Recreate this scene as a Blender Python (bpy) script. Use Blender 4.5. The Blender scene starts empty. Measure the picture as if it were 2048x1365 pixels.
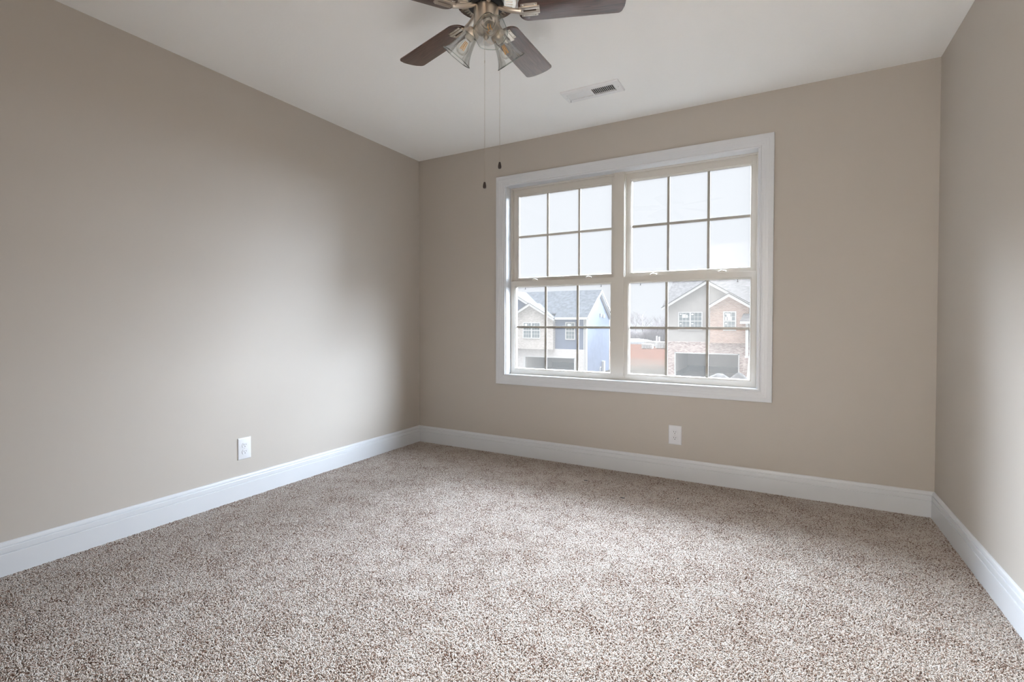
import bpy, bmesh, math, random
from mathutils import Vector, Matrix
import numpy as np

random.seed(7)
SC = bpy.context.scene
COL = SC.collection
PI = math.pi

# ------------------------------------------------------------------ camera
CAM_POS = Vector((2.772, -3.4481, 1.0395))
YAW, PITCH, ROLL = 0.5162, -0.0169, 0.0011
cam_data = bpy.data.cameras.new('camera')
cam_data.sensor_fit = 'HORIZONTAL'
cam_data.sensor_width = 36.0
cam_data.lens = 998.547 / 2048 * 36.0
cam_data.shift_x = 23.33 / 2048
cam_data.shift_y = -20.26 / 2048
cam_data.clip_start = 0.02
cam_data.clip_end = 600
cam = bpy.data.objects.new('camera', cam_data)
COL.objects.link(cam)
fw = Vector((-math.sin(YAW) * math.cos(PITCH), math.cos(YAW) * math.cos(PITCH), math.sin(PITCH)))
rt0 = Vector((math.cos(YAW), math.sin(YAW), 0))
up0 = rt0.cross(fw)
rt = rt0 * math.cos(ROLL) + up0 * math.sin(ROLL)
up = up0 * math.cos(ROLL) - rt0 * math.sin(ROLL)
m = Matrix((rt, up, -fw)).transposed().to_4x4()
m.translation = CAM_POS
cam.matrix_world = m
SC.camera = cam

# ------------------------------------------------------------------ view
SC.view_settings.view_transform = 'Standard'
SC.view_settings.look = 'None'
SC.view_settings.exposure = 1.30
SC.view_settings.gamma = 1.0
SC.view_settings.use_curve_mapping = False
SC.cycles.use_denoising = True
SC.cycles.max_bounces = 14
SC.cycles.diffuse_bounces = 8
SC.cycles.glossy_bounces = 4
SC.cycles.transmission_bounces = 10
SC.cycles.transparent_max_bounces = 16
SC.cycles.sample_clamp_indirect = 8.0
SC.cycles.caustics_reflective = False
SC.cycles.caustics_refractive = False

# ------------------------------------------------------------------ sky: overcast, with bright areas added out of view as fill light
SKY_LOW = (0.254, 0.260, 0.275)          # pale cloud along the horizon
SKY_GLOW = (0.85, 0.97, 1.12)          # colour of the brightness added above and beside the visible sky
GLOW_GAIN = 78.0
ASIDE = 0.34
AHEAD = 0.80
BEHIND_GAIN = 1.35
ZENITH_GAIN = 12.5
world = bpy.data.worlds.new('overcast_sky')
SC.world = world
world.use_nodes = True
wn, wl = world.node_tree.nodes, world.node_tree.links
wn.clear()
tc = wn.new('ShaderNodeTexCoord')
sep = wn.new('ShaderNodeSeparateXYZ')


def smooth(sock, a, b):
    mr = wn.new('ShaderNodeMapRange')
    mr.interpolation_type = 'SMOOTHSTEP'
    mr.inputs['From Min'].default_value = a
    mr.inputs['From Max'].default_value = b
    wl.new(sock, mr.inputs['Value'])
    return mr.outputs[0]


mixc = wn.new('ShaderNodeMix')
mixc.data_type = 'RGBA'
mixc.inputs[6].default_value = (*SKY_LOW, 1)
mixc.inputs[7].default_value = (*[c * GLOW_GAIN for c in SKY_GLOW], 1)
bgn = wn.new('ShaderNodeBackground')
wo = wn.new('ShaderNodeOutputWorld')
wl.new(tc.outputs['Generated'], sep.inputs[0])
def math_node(op, p, q):
    nd = wn.new('ShaderNodeMath')
    nd.operation = op
    for i, v in enumerate((p, q)):
        if isinstance(v, (int, float)):
            nd.inputs[i].default_value = v
        else:
            wl.new(v, nd.inputs[i])
    return nd.outputs[0]


X_, Y_, Z_ = sep.outputs['X'], sep.outputs['Y'], sep.outputs['Z']
# brightness added above the visible sky ahead, to light the room
ahead = math_node('MULTIPLY', math_node('SUBTRACT', smooth(Z_, 0.275, 0.54), smooth(Z_, 0.60, 0.80)), smooth(Y_, 0.40, 0.75))
ahead = math_node('MULTIPLY', ahead, math_node('SUBTRACT', 1.0, math_node('MULTIPLY', smooth(X_, 0.10, 0.36), 0.72)))
ahead = math_node('MULTIPLY', ahead, math_node('SUBTRACT', 1.0, math_node('MULTIPLY', smooth(X_, 0.05, 0.32), math_node('MULTIPLY', smooth(Z_, 0.44, 0.60), 0.7))))
ahead = math_node('MULTIPLY', ahead, math_node('SUBTRACT', 1.0, math_node('MULTIPLY', smooth(X_, -0.12, -0.42), 0.05)))
# unseen brightness added low on the right, to light the left wall
aside = math_node('MULTIPLY', math_node('MULTIPLY', smooth(X_, 0.38, 0.70), smooth(Y_, 0.05, 0.30)), math_node('SUBTRACT', 1.0, smooth(Z_, 0.46, 0.76)))
aside = math_node('MULTIPLY', aside, math_node('ADD', 0.40, math_node('MULTIPLY', smooth(Z_, 0.08, 0.42), 0.60)))
aside = math_node('MULTIPLY', aside, ASIDE)
ahead = math_node('MULTIPLY', ahead, AHEAD)
glow = math_node('MAXIMUM', ahead, aside)
# the half of the sky behind our house, which lights the fronts across the street
low = wn.new('ShaderNodeMix')
low.data_type = 'RGBA'
low.inputs[6].default_value = (*SKY_LOW, 1)
low.inputs[7].default_value = (*[c * BEHIND_GAIN for c in SKY_LOW], 1)
wl.new(smooth(Y_, -0.02, -0.30), low.inputs[0])
high = wn.new('ShaderNodeMix')
high.data_type = 'RGBA'
high.inputs[7].default_value = (*[c * ZENITH_GAIN for c in SKY_LOW], 1)
wl.new(low.outputs[2], high.inputs[6])
wl.new(smooth(Z_, 0.62, 0.92), high.inputs[0])
wl.new(high.outputs[2], mixc.inputs[6])
wl.new(glow, mixc.inputs[0])
wl.new(mixc.outputs[2], bgn.inputs['Color'])
wl.new(bgn.outputs[0], wo.inputs[0])
world.cycles.sampling_method = 'AUTOMATIC'

# window portal: guides the sampling of daylight through the window, gives off no light itself
pd = bpy.data.lights.new('window_daylight_portal', 'AREA')
pd.shape = 'RECTANGLE'
pd.size, pd.size_y = 1.80, 1.52
pd.cycles.is_portal = True
po = bpy.data.objects.new('window_daylight_portal', pd)
COL.objects.link(po)
po.location = (1.7475, 0.20, 1.37)
po.rotation_euler = (-PI / 2, 0, 0)          # faces -y, into the room

# fill light added unseen in the hall, for the back wall
hd = bpy.data.lights.new('hall_fill_light', 'AREA')
hd.shape = 'RECTANGLE'
hd.size, hd.size_y = 1.1, 0.8
hd.energy = 155
hd.color = (1.0, 0.97, 0.93)
ho = bpy.data.objects.new('hall_fill_light', hd)
COL.objects.link(ho)
ho.location = (0.95, -4.35, 2.40)

# ------------------------------------------------------------------ room dimensions
W, H = 3.48, 2.44
YF = -3.52                    # wall behind the camera
FLOOR = -0.012                # under the pile; the pile tips end near 0
WX0, WX1, WZ0, WZ1 = 0.868, 2.627, 0.630, 2.107   # window opening
GROUND = -3.6


# ------------------------------------------------------------------ materials
def mat(name, color, rough=0.6, metallic=0.0, spec=0.5, bump=None, noise=None, coat=0.0):
    """bump=(scale, strength, distance); noise=(scale, amount) shifts the colour up and down a little"""
    M = bpy.data.materials.new(name)
    M.use_nodes = True
    n, l = M.node_tree.nodes, M.node_tree.links
    b = n['Principled BSDF']
    b.inputs['Base Color'].default_value = (*color, 1)
    b.inputs['Roughness'].default_value = rough
    b.inputs['Metallic'].default_value = metallic
    b.inputs['Specular IOR Level'].default_value = spec
    b.inputs['Coat Weight'].default_value = coat
    g = n.new('ShaderNodeNewGeometry')
    if bump:
        t = n.new('ShaderNodeTexNoise')
        t.inputs['Scale'].default_value = bump[0]
        t.inputs['Detail'].default_value = 3
        bp = n.new('ShaderNodeBump')
        bp.inputs['Strength'].default_value = bump[1]
        bp.inputs['Distance'].default_value = bump[2]
        l.new(g.outputs['Position'], t.inputs['Vector'])
        l.new(t.outputs['Fac'], bp.inputs['Height'])
        l.new(bp.outputs[0], b.inputs['Normal'])
    if noise:
        t = n.new('ShaderNodeTexNoise')
        t.inputs['Scale'].default_value = noise[0]
        t.inputs['Detail'].default_value = 4
        r = n.new('ShaderNodeValToRGB')
        a = noise[1]
        r.color_ramp.elements[0].position = 0.3
        r.color_ramp.elements[1].position = 0.7
        r.color_ramp.elements[0].color = (*[c * (1 - a) for c in color], 1)
        r.color_ramp.elements[1].color = (*[min(1, c * (1 + a)) for c in color], 1)
        l.new(g.outputs['Position'], t.inputs['Vector'])
        l.new(t.outputs['Fac'], r.inputs[0])
        l.new(r.outputs[0], b.inputs['Base Color'])
    return M


def brick_mat(name, c1, c2, mortar, bw=0.20, bh=0.067, msize=0.010, bias=0.0):
    """running bond laid on the wall's own x and z"""
    M = bpy.data.materials.new(name)
    M.use_nodes = True
    n, l = M.node_tree.nodes, M.node_tree.links
    b = n['Principled BSDF']
    b.inputs['Roughness'].default_value = 0.9
    g = n.new('ShaderNodeNewGeometry')
    s = n.new('ShaderNodeSeparateXYZ')
    c = n.new('ShaderNodeCombineXYZ')
    add = n.new('ShaderNodeMath')
    t = n.new('ShaderNodeTexBrick')
    t.inputs['Color1'].default_value = (*c1, 1)
    t.inputs['Color2'].default_value = (*c2, 1)
    t.inputs['Mortar'].default_value = (*mortar, 1)
    t.inputs['Scale'].default_value = 1.0
    t.inputs['Brick Width'].default_value = bw
    t.inputs['Row Height'].default_value = bh
    t.inputs['Mortar Size'].default_value = msize
    t.inputs['Bias'].default_value = bias
    l.new(g.outputs['Position'], s.inputs[0])
    l.new(s.outputs['X'], add.inputs[0])
    l.new(s.outputs['Y'], add.inputs[1])
    l.new(add.outputs[0], c.inputs[0])
    l.new(s.outputs['Z'], c.inputs[1])
    l.new(c.outputs[0], t.inputs['Vector'])
    l.new(t.outputs['Color'], b.inputs['Base Color'])
    return M


def glass_pane_mat():
    """window pane: clear, a little gloss, a little scatter that imitates the glare veil"""
    M = bpy.data.materials.new('veiled_window_glass')
    M.use_nodes = True
    n, l = M.node_tree.nodes, M.node_tree.links
    n.clear()
    out = n.new('ShaderNodeOutputMaterial')
    tr = n.new('ShaderNodeBsdfTransparent')
    tr.inputs[0].default_value = (0.97, 0.98, 0.98, 1)
    tl = n.new('ShaderNodeBsdfTranslucent')
    tl.inputs[0].default_value = (0.97, 0.92, 0.85, 1)
    gl = n.new('ShaderNodeBsdfGlossy')
    gl.inputs['Roughness'].default_value = 0.0
    m1 = n.new('ShaderNodeMixShader')
    m1.inputs[0].default_value = VEIL
    m2 = n.new('ShaderNodeMixShader')
    fr = n.new('ShaderNodeFresnel')
    fr.inputs[0].default_value = 1.35
    l.new(tr.outputs[0], m1.inputs[1])
    l.new(tl.outputs[0], m1.inputs[2])
    l.new(fr.outputs[0], m2.inputs[0])
    l.new(m1.outputs[0], m2.inputs[1])
    l.new(gl.outputs[0], m2.inputs[2])
    l.new(m2.outputs[0], out.inputs[0])
    return M


def clear_glass_mat(name, face=(0.985, 0.99, 0.985), edge=(0.70, 0.75, 0.72), gloss=0.45):
    """thin blown glass: clear face on, darker and shinier where seen edge on"""
    M = bpy.data.materials.new(name)
    M.use_nodes = True
    n, l = M.node_tree.nodes, M.node_tree.links
    n.clear()
    out = n.new('ShaderNodeOutputMaterial')
    lw = n.new('ShaderNodeLayerWeight')
    lw.inputs['Blend'].default_value = 0.30
    ramp = n.new('ShaderNodeValToRGB')
    ramp.color_ramp.elements[0].position = 0.72
    ramp.color_ramp.elements[1].position = 1.0
    ramp.color_ramp.elements[0].color = (*face, 1)
    ramp.color_ramp.elements[1].color = (*edge, 1)
    tr = n.new('ShaderNodeBsdfTransparent')
    gl = n.new('ShaderNodeBsdfGlossy')
    gl.inputs['Roughness'].default_value = 0.04
    fac = n.new('ShaderNodeMath')
    fac.operation = 'MULTIPLY'
    fac.inputs[1].default_value = gloss
    fr = n.new('ShaderNodeFresnel')
    fr.inputs[0].default_value = 1.5
    mx = n.new('ShaderNodeMixShader')
    l.new(lw.outputs['Facing'], ramp.inputs[0])
    l.new(ramp.outputs[0], tr.inputs[0])
    l.new(fr.outputs[0], fac.inputs[0])
    l.new(fac.outputs[0], mx.inputs[0])
    l.new(tr.outputs[0], mx.inputs[1])
    l.new(gl.outputs[0], mx.inputs[2])
    l.new(mx.outputs[0], out.inputs[0])
    return M


def wood_mat(name, dark, light, scale=9.0):
    """dark laminate with grain along the object's own x axis"""
    M = bpy.data.materials.new(name)
    M.use_nodes = True
    n, l = M.node_tree.nodes, M.node_tree.links
    b = n['Principled BSDF']
    b.inputs['Roughness'].default_value = 0.34
    b.inputs['Coat Weight'].default_value = 1.0
    b.inputs['Coat Roughness'].default_value = 0.24
    tc_ = n.new('ShaderNodeTexCoord')
    mp = n.new('ShaderNodeMapping')
    mp.inputs['Scale'].default_value = (1.2, 14.0, 14.0)
    t = n.new('ShaderNodeTexNoise')
    t.inputs['Scale'].default_value = scale
    t.inputs['Detail'].default_value = 6
    t.inputs['Distortion'].default_value = 0.6
    r = n.new('ShaderNodeValToRGB')
    r.color_ramp.elements[0].position = 0.35
    r.color_ramp.elements[1].position = 0.68
    r.color_ramp.elements[0].color = (*dark, 1)
    r.color_ramp.elements[1].color = (*light, 1)
    l.new(tc_.outputs['Object'], mp.inputs[0])
    l.new(mp.outputs[0], t.inputs['Vector'])
    l.new(t.outputs['Fac'], r.inputs[0])
    l.new(r.outputs[0], b.inputs['Base Color'])
    return M


def yarn_mat():
    M = bpy.data.materials.new('frieze_carpet_yarn')
    M.use_nodes = True
    n, l = M.node_tree.nodes, M.node_tree.links
    b = n['Principled BSDF']
    b.inputs['Roughness'].default_value = 0.95
    b.inputs['Specular IOR Level'].default_value = 0.1
    a = n.new('ShaderNodeAttribute')
    a.attribute_name = 'yarn'
    g = n.new('ShaderNodeNewGeometry')
    t = n.new('ShaderNodeTexNoise')  # broad noise puts the nap's light and shade into the yarn colour
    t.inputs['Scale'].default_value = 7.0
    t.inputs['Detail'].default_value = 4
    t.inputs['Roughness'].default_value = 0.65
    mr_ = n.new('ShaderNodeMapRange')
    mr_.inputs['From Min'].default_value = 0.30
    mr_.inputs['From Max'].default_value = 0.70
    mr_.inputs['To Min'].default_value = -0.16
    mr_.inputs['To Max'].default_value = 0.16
    ad = n.new('ShaderNodeMath')
    ad.use_clamp = True
    r = n.new('ShaderNodeValToRGB')
    cr = r.color_ramp
    stops = [(0.0, (0.165, 0.102, 0.077)), (0.10, (0.25, 0.176, 0.141)), (0.22, (0.385, 0.315, 0.274)),
             (0.38, (0.485, 0.432, 0.388)), (0.7, (0.54, 0.498, 0.462)), (1.0, (0.585, 0.556, 0.530))]
    while len(cr.elements) < len(stops):
        cr.elements.new(0.5)
    for e, (p, c) in zip(cr.elements, stops):
        e.position = p
        e.color = (*c, 1)
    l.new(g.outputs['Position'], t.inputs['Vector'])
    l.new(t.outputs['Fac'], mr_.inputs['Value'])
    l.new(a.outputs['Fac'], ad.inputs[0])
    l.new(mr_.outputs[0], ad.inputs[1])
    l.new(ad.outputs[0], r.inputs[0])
    l.new(r.outputs[0], b.inputs['Base Color'])
    return M


def ground_mat():
    """red clay at the back of the plot, straw-strewn earth nearer"""
    M = bpy.data.materials.new('clay_ground')
    M.use_nodes = True
    n, l = M.node_tree.nodes, M.node_tree.links
    b = n['Principled BSDF']
    b.inputs['Roughness'].default_value = 1.0
    b.inputs['Specular IOR Level'].default_value = 0.0
    g = n.new('ShaderNodeNewGeometry')
    s = n.new('ShaderNodeSeparateXYZ')
    t = n.new('ShaderNodeTexNoise')
    t.inputs['Scale'].default_value = 0.16
    t.inputs['Detail'].default_value = 7
    t.inputs['Roughness'].default_value = 0.7
    ma = n.new('ShaderNodeMath')
    ma.operation = 'MULTIPLY_ADD'
    ma.inputs[1].default_value = 30
    mr_ = n.new('ShaderNodeMapRange')
    mr_.inputs['From Min'].default_value = 64
    mr_.inputs['From Max'].default_value = 78
    r = n.new('ShaderNodeMix')
    r.data_type = 'RGBA'
    r.inputs[6].default_value = (0.040, 0.033, 0.026, 1)
    r.inputs[7].default_value = (0.050, 0.024, 0.016, 1)
    t2 = n.new('ShaderNodeTexNoise')
    t2.inputs['Scale'].default_value = 0.9
    t2.inputs['Detail'].default_value = 6
    mx = n.new('ShaderNodeMix')
    mx.data_type = 'RGBA'
    mx.blend_type = 'MULTIPLY'
    mx.inputs[0].default_value = 0.6
    l.new(g.outputs['Position'], s.inputs[0])
    l.new(g.outputs['Position'], t.inputs['Vector'])
    l.new(g.outputs['Position'], t2.inputs['Vector'])
    l.new(t.outputs['Fac'], ma.inputs[0])
    l.new(s.outputs['Y'], ma.inputs[2])
    l.new(ma.outputs[0], mr_.inputs['Value'])
    l.new(mr_.outputs[0], r.inputs[0])
    ff = n.new('ShaderNodeMix')
    ff.data_type = 'RGBA'
    ff.inputs[7].default_value = (0.045, 0.041, 0.038, 1)
    fm = n.new('ShaderNodeMapRange')
    fm.inputs['From Min'].default_value = 114
    fm.inputs['From Max'].default_value = 118
    l.new(s.outputs['Y'], fm.inputs['Value'])
    l.new(fm.outputs[0], ff.inputs[0])
    l.new(r.outputs[2], ff.inputs[6])
    l.new(ff.outputs[2], mx.inputs[6])
    rr = n.new('ShaderNodeValToRGB')
    rr.color_ramp.elements[0].position = 0.35
    rr.color_ramp.elements[0].color = (0.65, 0.65, 0.65, 1)
    rr.color_ramp.elements[1].position = 0.6
    l.new(t2.outputs['Fac'], rr.inputs[0])
    l.new(rr.outputs[0], mx.inputs[7])
    l.new(mx.outputs[2], b.inputs['Base Color'])
    return M


VEIL = 0.0245  # glare over the view, imitated by scatter in the pane
M_WALL = mat('taupe_wall_paint', (0.478, 0.443, 0.402), 0.62, spec=0.3, bump=(260, 0.10, 0.0006))
M_CEIL = mat('white_ceiling_paint', (0.905, 0.912, 0.905), 0.85, spec=0.15, bump=(70, 0.22, 0.002))
M_TRIM = mat('white_trim_enamel', (0.635, 0.655, 0.685), 0.28, spec=0.5)
M_SUB = mat('carpet_backing', (0.20, 0.155, 0.13), 1.0, spec=0.0)
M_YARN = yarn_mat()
M_VINYL = mat('almond_vinyl', (0.60, 0.575, 0.53), 0.45)
M_GRID = mat('grille_vinyl', (0.60, 0.575, 0.53), 0.5)
M_PANE = glass_pane_mat()
M_LATCH = mat('latch_plastic', (0.80, 0.77, 0.72), 0.25)
M_PLATE = mat('white_outlet_plastic', (0.68, 0.69, 0.72), 0.3)
M_SLOT = mat('outlet_slot_dark', (0.03, 0.03, 0.03), 0.6)
M_SCREW = mat('screw_paint', (0.62, 0.62, 0.63), 0.4)
M_VENT = mat('white_vent_enamel', (0.80, 0.81, 0.82), 0.4)
M_DUCT = mat('dark_duct', (0.10, 0.10, 0.105), 0.7)
M_NICKEL = mat('brushed_nickel', (0.66, 0.60, 0.53), 0.30, metallic=1.0)
M_NICKEL_SHINY = mat('polished_nickel', (0.84, 0.79, 0.71), 0.22, metallic=1.0)
M_FLY = mat('black_flywheel', (0.012, 0.012, 0.013), 0.45)
M_BLADE = wood_mat('walnut_blade_laminate', (0.040, 0.017, 0.012), (0.105, 0.050, 0.038))
M_KNOB = mat('dark_walnut_pull', (0.022, 0.012, 0.010), 0.3)
M_SHADE = clear_glass_mat('clear_shade_glass')
M_RIM = clear_glass_mat('glass_lip', (0.84, 0.88, 0.86), (0.60, 0.66, 0.63), 0.9)
M_BULB = clear_glass_mat('bulb_glass', (0.97, 0.965, 0.95), (0.75, 0.75, 0.72), 0.5)
M_FILAMENT = mat('amber_filament', (0.85, 0.47, 0.12), 0.5)
M_SOCKET = mat('white_socket', (0.62, 0.60, 0.56), 0.5)
M_CHIP = mat('dark_scrap', (0.02, 0.022, 0.028), 0.5)

M_BLUE = mat('blue_siding', (0.155, 0.182, 0.252), 0.7, spec=0.08, noise=(2.0, 0.05))
M_GREY = mat('grey_siding', (0.42, 0.395, 0.37), 0.7, spec=0.08, noise=(2.0, 0.04))
M_WHITE = mat('white_house_trim', (0.56, 0.555, 0.54), 0.5)
M_ROOF_B = mat('blue_grey_shingles', (0.078, 0.084, 0.094), 0.95, spec=0.0, noise=(3.5, 0.22))
M_ROOF_G = mat('grey_shingles', (0.088, 0.083, 0.081), 0.95, spec=0.0, noise=(3.5, 0.25))
M_EDGE = mat('roof_edge', (0.10, 0.10, 0.10), 0.8)
M_STONE = brick_mat('pale_brick', (0.40, 0.36, 0.32), (0.55, 0.51, 0.47), (0.50, 0.47, 0.44))
M_PALE = brick_mat('whitish_brick', (0.54, 0.505, 0.48), (0.62, 0.59, 0.565), (0.60, 0.58, 0.56))
M_BRICK = brick_mat('orange_brick', (0.30, 0.155, 0.108), (0.44, 0.27, 0.20), (0.48, 0.42, 0.37))
M_BRICK_MIX = brick_mat('mixed_red_brick', (0.27, 0.15, 0.13), (0.60, 0.49, 0.44), (0.56, 0.52, 0.49))
M_HWIN = mat('house_window_glass', (0.15, 0.175, 0.18), 0.12)
M_STICKER = mat('window_sticker', (0.75, 0.80, 0.80), 0.7)
M_DRYWALL = mat('garage_drywall', (0.72, 0.69, 0.66), 0.9)
M_CONC = mat('concrete', (0.30, 0.28, 0.26), 0.9, noise=(1.2, 0.08))
M_CONC_DARK = mat('garage_stem_wall', (0.20, 0.20, 0.20), 0.9)
M_GROUND = ground_mat()
M_GRAVEL = mat('pale_gravel', (0.085, 0.082, 0.082), 1.0, noise=(3, 0.25))
M_BLOCK = mat('pale_blocks', (0.40, 0.39, 0.37), 0.9, noise=(1.5, 0.1))
M_PALLET = mat('pallet_wood', (0.30, 0.22, 0.15), 0.9)
M_BARK = mat('winter_bark', (0.21, 0.19, 0.19), 1.0, spec=0.0)
M_FILL = mat('straw_mulch', (0.5, 0.42, 0.33), 1.0)


# ------------------------------------------------------------------ mesh building
class MB:
    """collects world-space geometry, then links it as ONE mesh object"""

    def __init__(self):
        self.v, self.f = [], []

    def add(self, verts, faces):
        o = len(self.v)
        self.v.extend([tuple(p) for p in verts])
        self.f.extend([tuple(i + o for i in f) for f in faces])

    def box(self, x0, x1, y0, y1, z0, z1, M=None):
        vs = [Vector(p) for p in ((x0, y0, z0), (x1, y0, z0), (x1, y1, z0), (x0, y1, z0),
                                  (x0, y0, z1), (x1, y0, z1), (x1, y1, z1), (x0, y1, z1))]
        if M is not None:
            vs = [M @ p for p in vs]
        self.add(vs, [(0, 3, 2, 1), (4, 5, 6, 7), (0, 1, 5, 4), (1, 2, 6, 5), (2, 3, 7, 6), (3, 0, 4, 7)])
        return self

    def prism(self, outline, d0, d1, M=None):
        """outline: (a, b) points; extruded along the local third axis from d0 to d1"""
        n = len(outline)
        vs = [Vector((a, b, d0)) for a, b in outline] + [Vector((a, b, d1)) for a, b in outline]
        if M is not None:
            vs = [M @ p for p in vs]
        fs = [tuple(reversed(range(n))), tuple(range(n, 2 * n))]
        fs += [(i, (i + 1) % n, n + (i + 1) % n, n + i) for i in range(n)]
        self.add(vs, fs)
        return self

    def lathe(self, prof, M=None, seg=32, wave=None, closed=False):
        """prof: (r, h) along local +z; wave(t, i) scales the radius"""
        n = len(prof)
        vs = []
        for j in range(seg):
            t = 2 * PI * j / seg
            for i, (r, h) in enumerate(prof):
                k = wave(t, i) if wave else 1.0
                p = Vector((r * k * math.cos(t), r * k * math.sin(t), h))
                vs.append(M @ p if M is not None else p)
        fs = []
        for j in range(seg):
            a, b = j * n, ((j + 1) % seg) * n
            for i in range(n - 1):
                fs.append((a + i, b + i, b + i + 1, a + i + 1))
            if closed:
                fs.append((a + n - 1, b + n - 1, b, a))
        o = len(self.v)
        self.add(vs, fs)
        if not closed:
            for i, rev in ((0, True), (n - 1, False)):
                if prof[i][0] > 1e-5:
                    ring = [o + j * n + i for j in range(seg)]
                    self.f.append(tuple(reversed(ring)) if rev else tuple(ring))
        return self

    def tube(self, pts, rad, seg=8, cap=True):
        pts = [Vector(p) for p in pts]
        rads = rad if isinstance(rad, (list, tuple)) else [rad] * len(pts)
        vs, fs = [], []
        ref = None
        for i, p in enumerate(pts):
            d = (pts[min(i + 1, len(pts) - 1)] - pts[max(i - 1, 0)]).normalized()
            if ref is None:
                ref = d.orthogonal().normalized()
            ref = (ref - d * ref.dot(d)).normalized()
            b = d.cross(ref)
            for j in range(seg):
                t = 2 * PI * j / seg
                vs.append(p + (ref * math.cos(t) + b * math.sin(t)) * rads[i])
        for i in range(len(pts) - 1):
            for j in range(seg):
                a, c = i * seg + j, i * seg + (j + 1) % seg
                fs.append((a, c, c + seg, a + seg))
        if cap:
            fs.append(tuple(reversed(range(seg))))
            fs.append(tuple(range((len(pts) - 1) * seg, len(pts) * seg)))
        self.add(vs, fs)
        return self

    def ball(self, c, r, seg=10, sq=1.0):
        prof = [(r * math.sin(PI * i / seg), -r * sq * math.cos(PI * i / seg)) for i in range(seg + 1)]
        prof[0] = (0.0, prof[0][1])
        prof[-1] = (0.0, prof[-1][1])
        return self.lathe(prof, Matrix.Translation(c), seg=seg + 2)

    def frame(self, prof, x0, x1, z0, z1):
        """mitred picture frame around a rectangle in the xz plane; prof: (outward offset, y), closed"""
        n = len(prof)
        vs = []
        for sx, sz, cx, cz in ((-1, -1, x0, z0), (1, -1, x1, z0), (1, 1, x1, z1), (-1, 1, x0, z1)):
            for o, y in prof:
                vs.append((cx + sx * o, y, cz + sz * o))
        fs = []
        for k in range(4):
            a, b = k * n, ((k + 1) % 4) * n
            for i in range(n):
                j = (i + 1) % n
                fs.append((a + i, b + i, b + j, a + j))
        self.add(vs, fs)
        return self

    def build(self, name, material, parent=None, origin=None, smooth=True, bevel=None, angle=35):
        off = Vector(parent['_at']) if parent is not None else Vector(origin or (0, 0, 0))
        me = bpy.data.meshes.new(name)
        me.from_pydata([tuple(Vector(p) - off) for p in self.v], [], self.f)
        bm = bmesh.new()
        bm.from_mesh(me)
        bmesh.ops.remove_doubles(bm, verts=bm.verts, dist=1e-6)
        bmesh.ops.recalc_face_normals(bm, faces=bm.faces)
        if bevel:
            ed = [e for e in bm.edges if len(e.link_faces) == 2 and e.calc_face_angle(0) > math.radians(50)]
            bmesh.ops.bevel(bm, geom=ed, offset=bevel, segments=2, profile=0.6, affect='EDGES', clamp_overlap=True)
        bm.to_mesh(me)
        bm.free()
        if smooth:
            me.shade_smooth()
            me.set_sharp_from_angle(angle=math.radians(angle))
        me.materials.append(material)
        o = bpy.data.objects.new(name, me)
        COL.objects.link(o)
        if parent is not None:
            o.parent = parent
            o['_at'] = tuple(parent['_at'])
        else:
            o.location = off
            o['_at'] = tuple(off)
        return o


def tag(o, label=None, cat=None, group=None, kind=None):
    if label:
        o['label'] = label
    if cat:
        o['category'] = cat
    if group:
        o['group'] = group
    if kind:
        o['kind'] = kind
    return o


def empty(name, loc, label, cat, group=None, kind=None):
    o = bpy.data.objects.new(name, None)
    COL.objects.link(o)
    o.empty_display_size = 0.05
    o.location = loc
    o['_at'] = tuple(loc)
    return tag(o, label, cat, group, kind)


def copy_tree(src, parent=None):
    c = src.copy()
    COL.objects.link(c)
    if parent is not None:
        c.parent = parent
    for ch in list(src.children):
        copy_tree(ch, c)
    return c


# ------------------------------------------------------------------ room shell
T = 0.14
sub = MB().box(-T, W + T, YF - 1.8, 0.16, FLOOR - 0.2, FLOOR + 0.004).build('floor', M_SUB)
tag(sub, 'floor under the speckled carpet', 'floor', kind='structure')
tag(MB().box(-T, W + T, YF - 1.8, 0.16, H, H + 0.2).build('ceiling', M_CEIL), 'flat white textured ceiling above the room', 'ceiling', kind='structure')
tag(MB().box(-T, 0, YF - 1.8, 0.16, FLOOR, H).build('wall_left', M_WALL), 'taupe painted wall on the left with one outlet', 'wall', kind='structure')
tag(MB().box(W, W + T, YF - 1.8, 0.16, FLOOR, H).build('wall_right', M_WALL), 'taupe painted wall at the right edge', 'wall', kind='structure')
wb = MB()
wb.box(0, WX0 - 0.012, 0, 0.16, FLOOR, H)
wb.box(WX1 + 0.012, W, 0, 0.16, FLOOR, H)
wb.box(WX0 - 0.012, WX1 + 0.012, 0, 0.16, FLOOR, WZ0 - 0.012)
wb.box(WX0 - 0.012, WX1 + 0.012, 0, 0.16, WZ1 + 0.012, H)
tag(wb.build('wall_back', M_WALL), 'taupe painted wall holding the twin window', 'wall', kind='structure')
DX0, DX1, DZ = 1.90, 3.30, 2.10            # unseen doorway added behind the camera to pass the fill light
wf = MB()
wf.box(0, DX0, YF - 0.12, YF, FLOOR, H)
wf.box(DX1, W, YF - 0.12, YF, FLOOR, H)
wf.box(DX0, DX1, YF - 0.12, YF, DZ, H)
tag(wf.build('wall_front', M_WALL), 'taupe wall with an added doorway behind the viewer', 'wall', kind='structure')
tag(MB().box(0, W, YF - 1.8, YF - 1.66, FLOOR, H).build('wall_hall_bounce', M_CEIL), 'unseen white hall wall added to bounce fill light through the doorway', 'wall', kind='structure')  # added white wall bounces the hall fill light into the room

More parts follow.
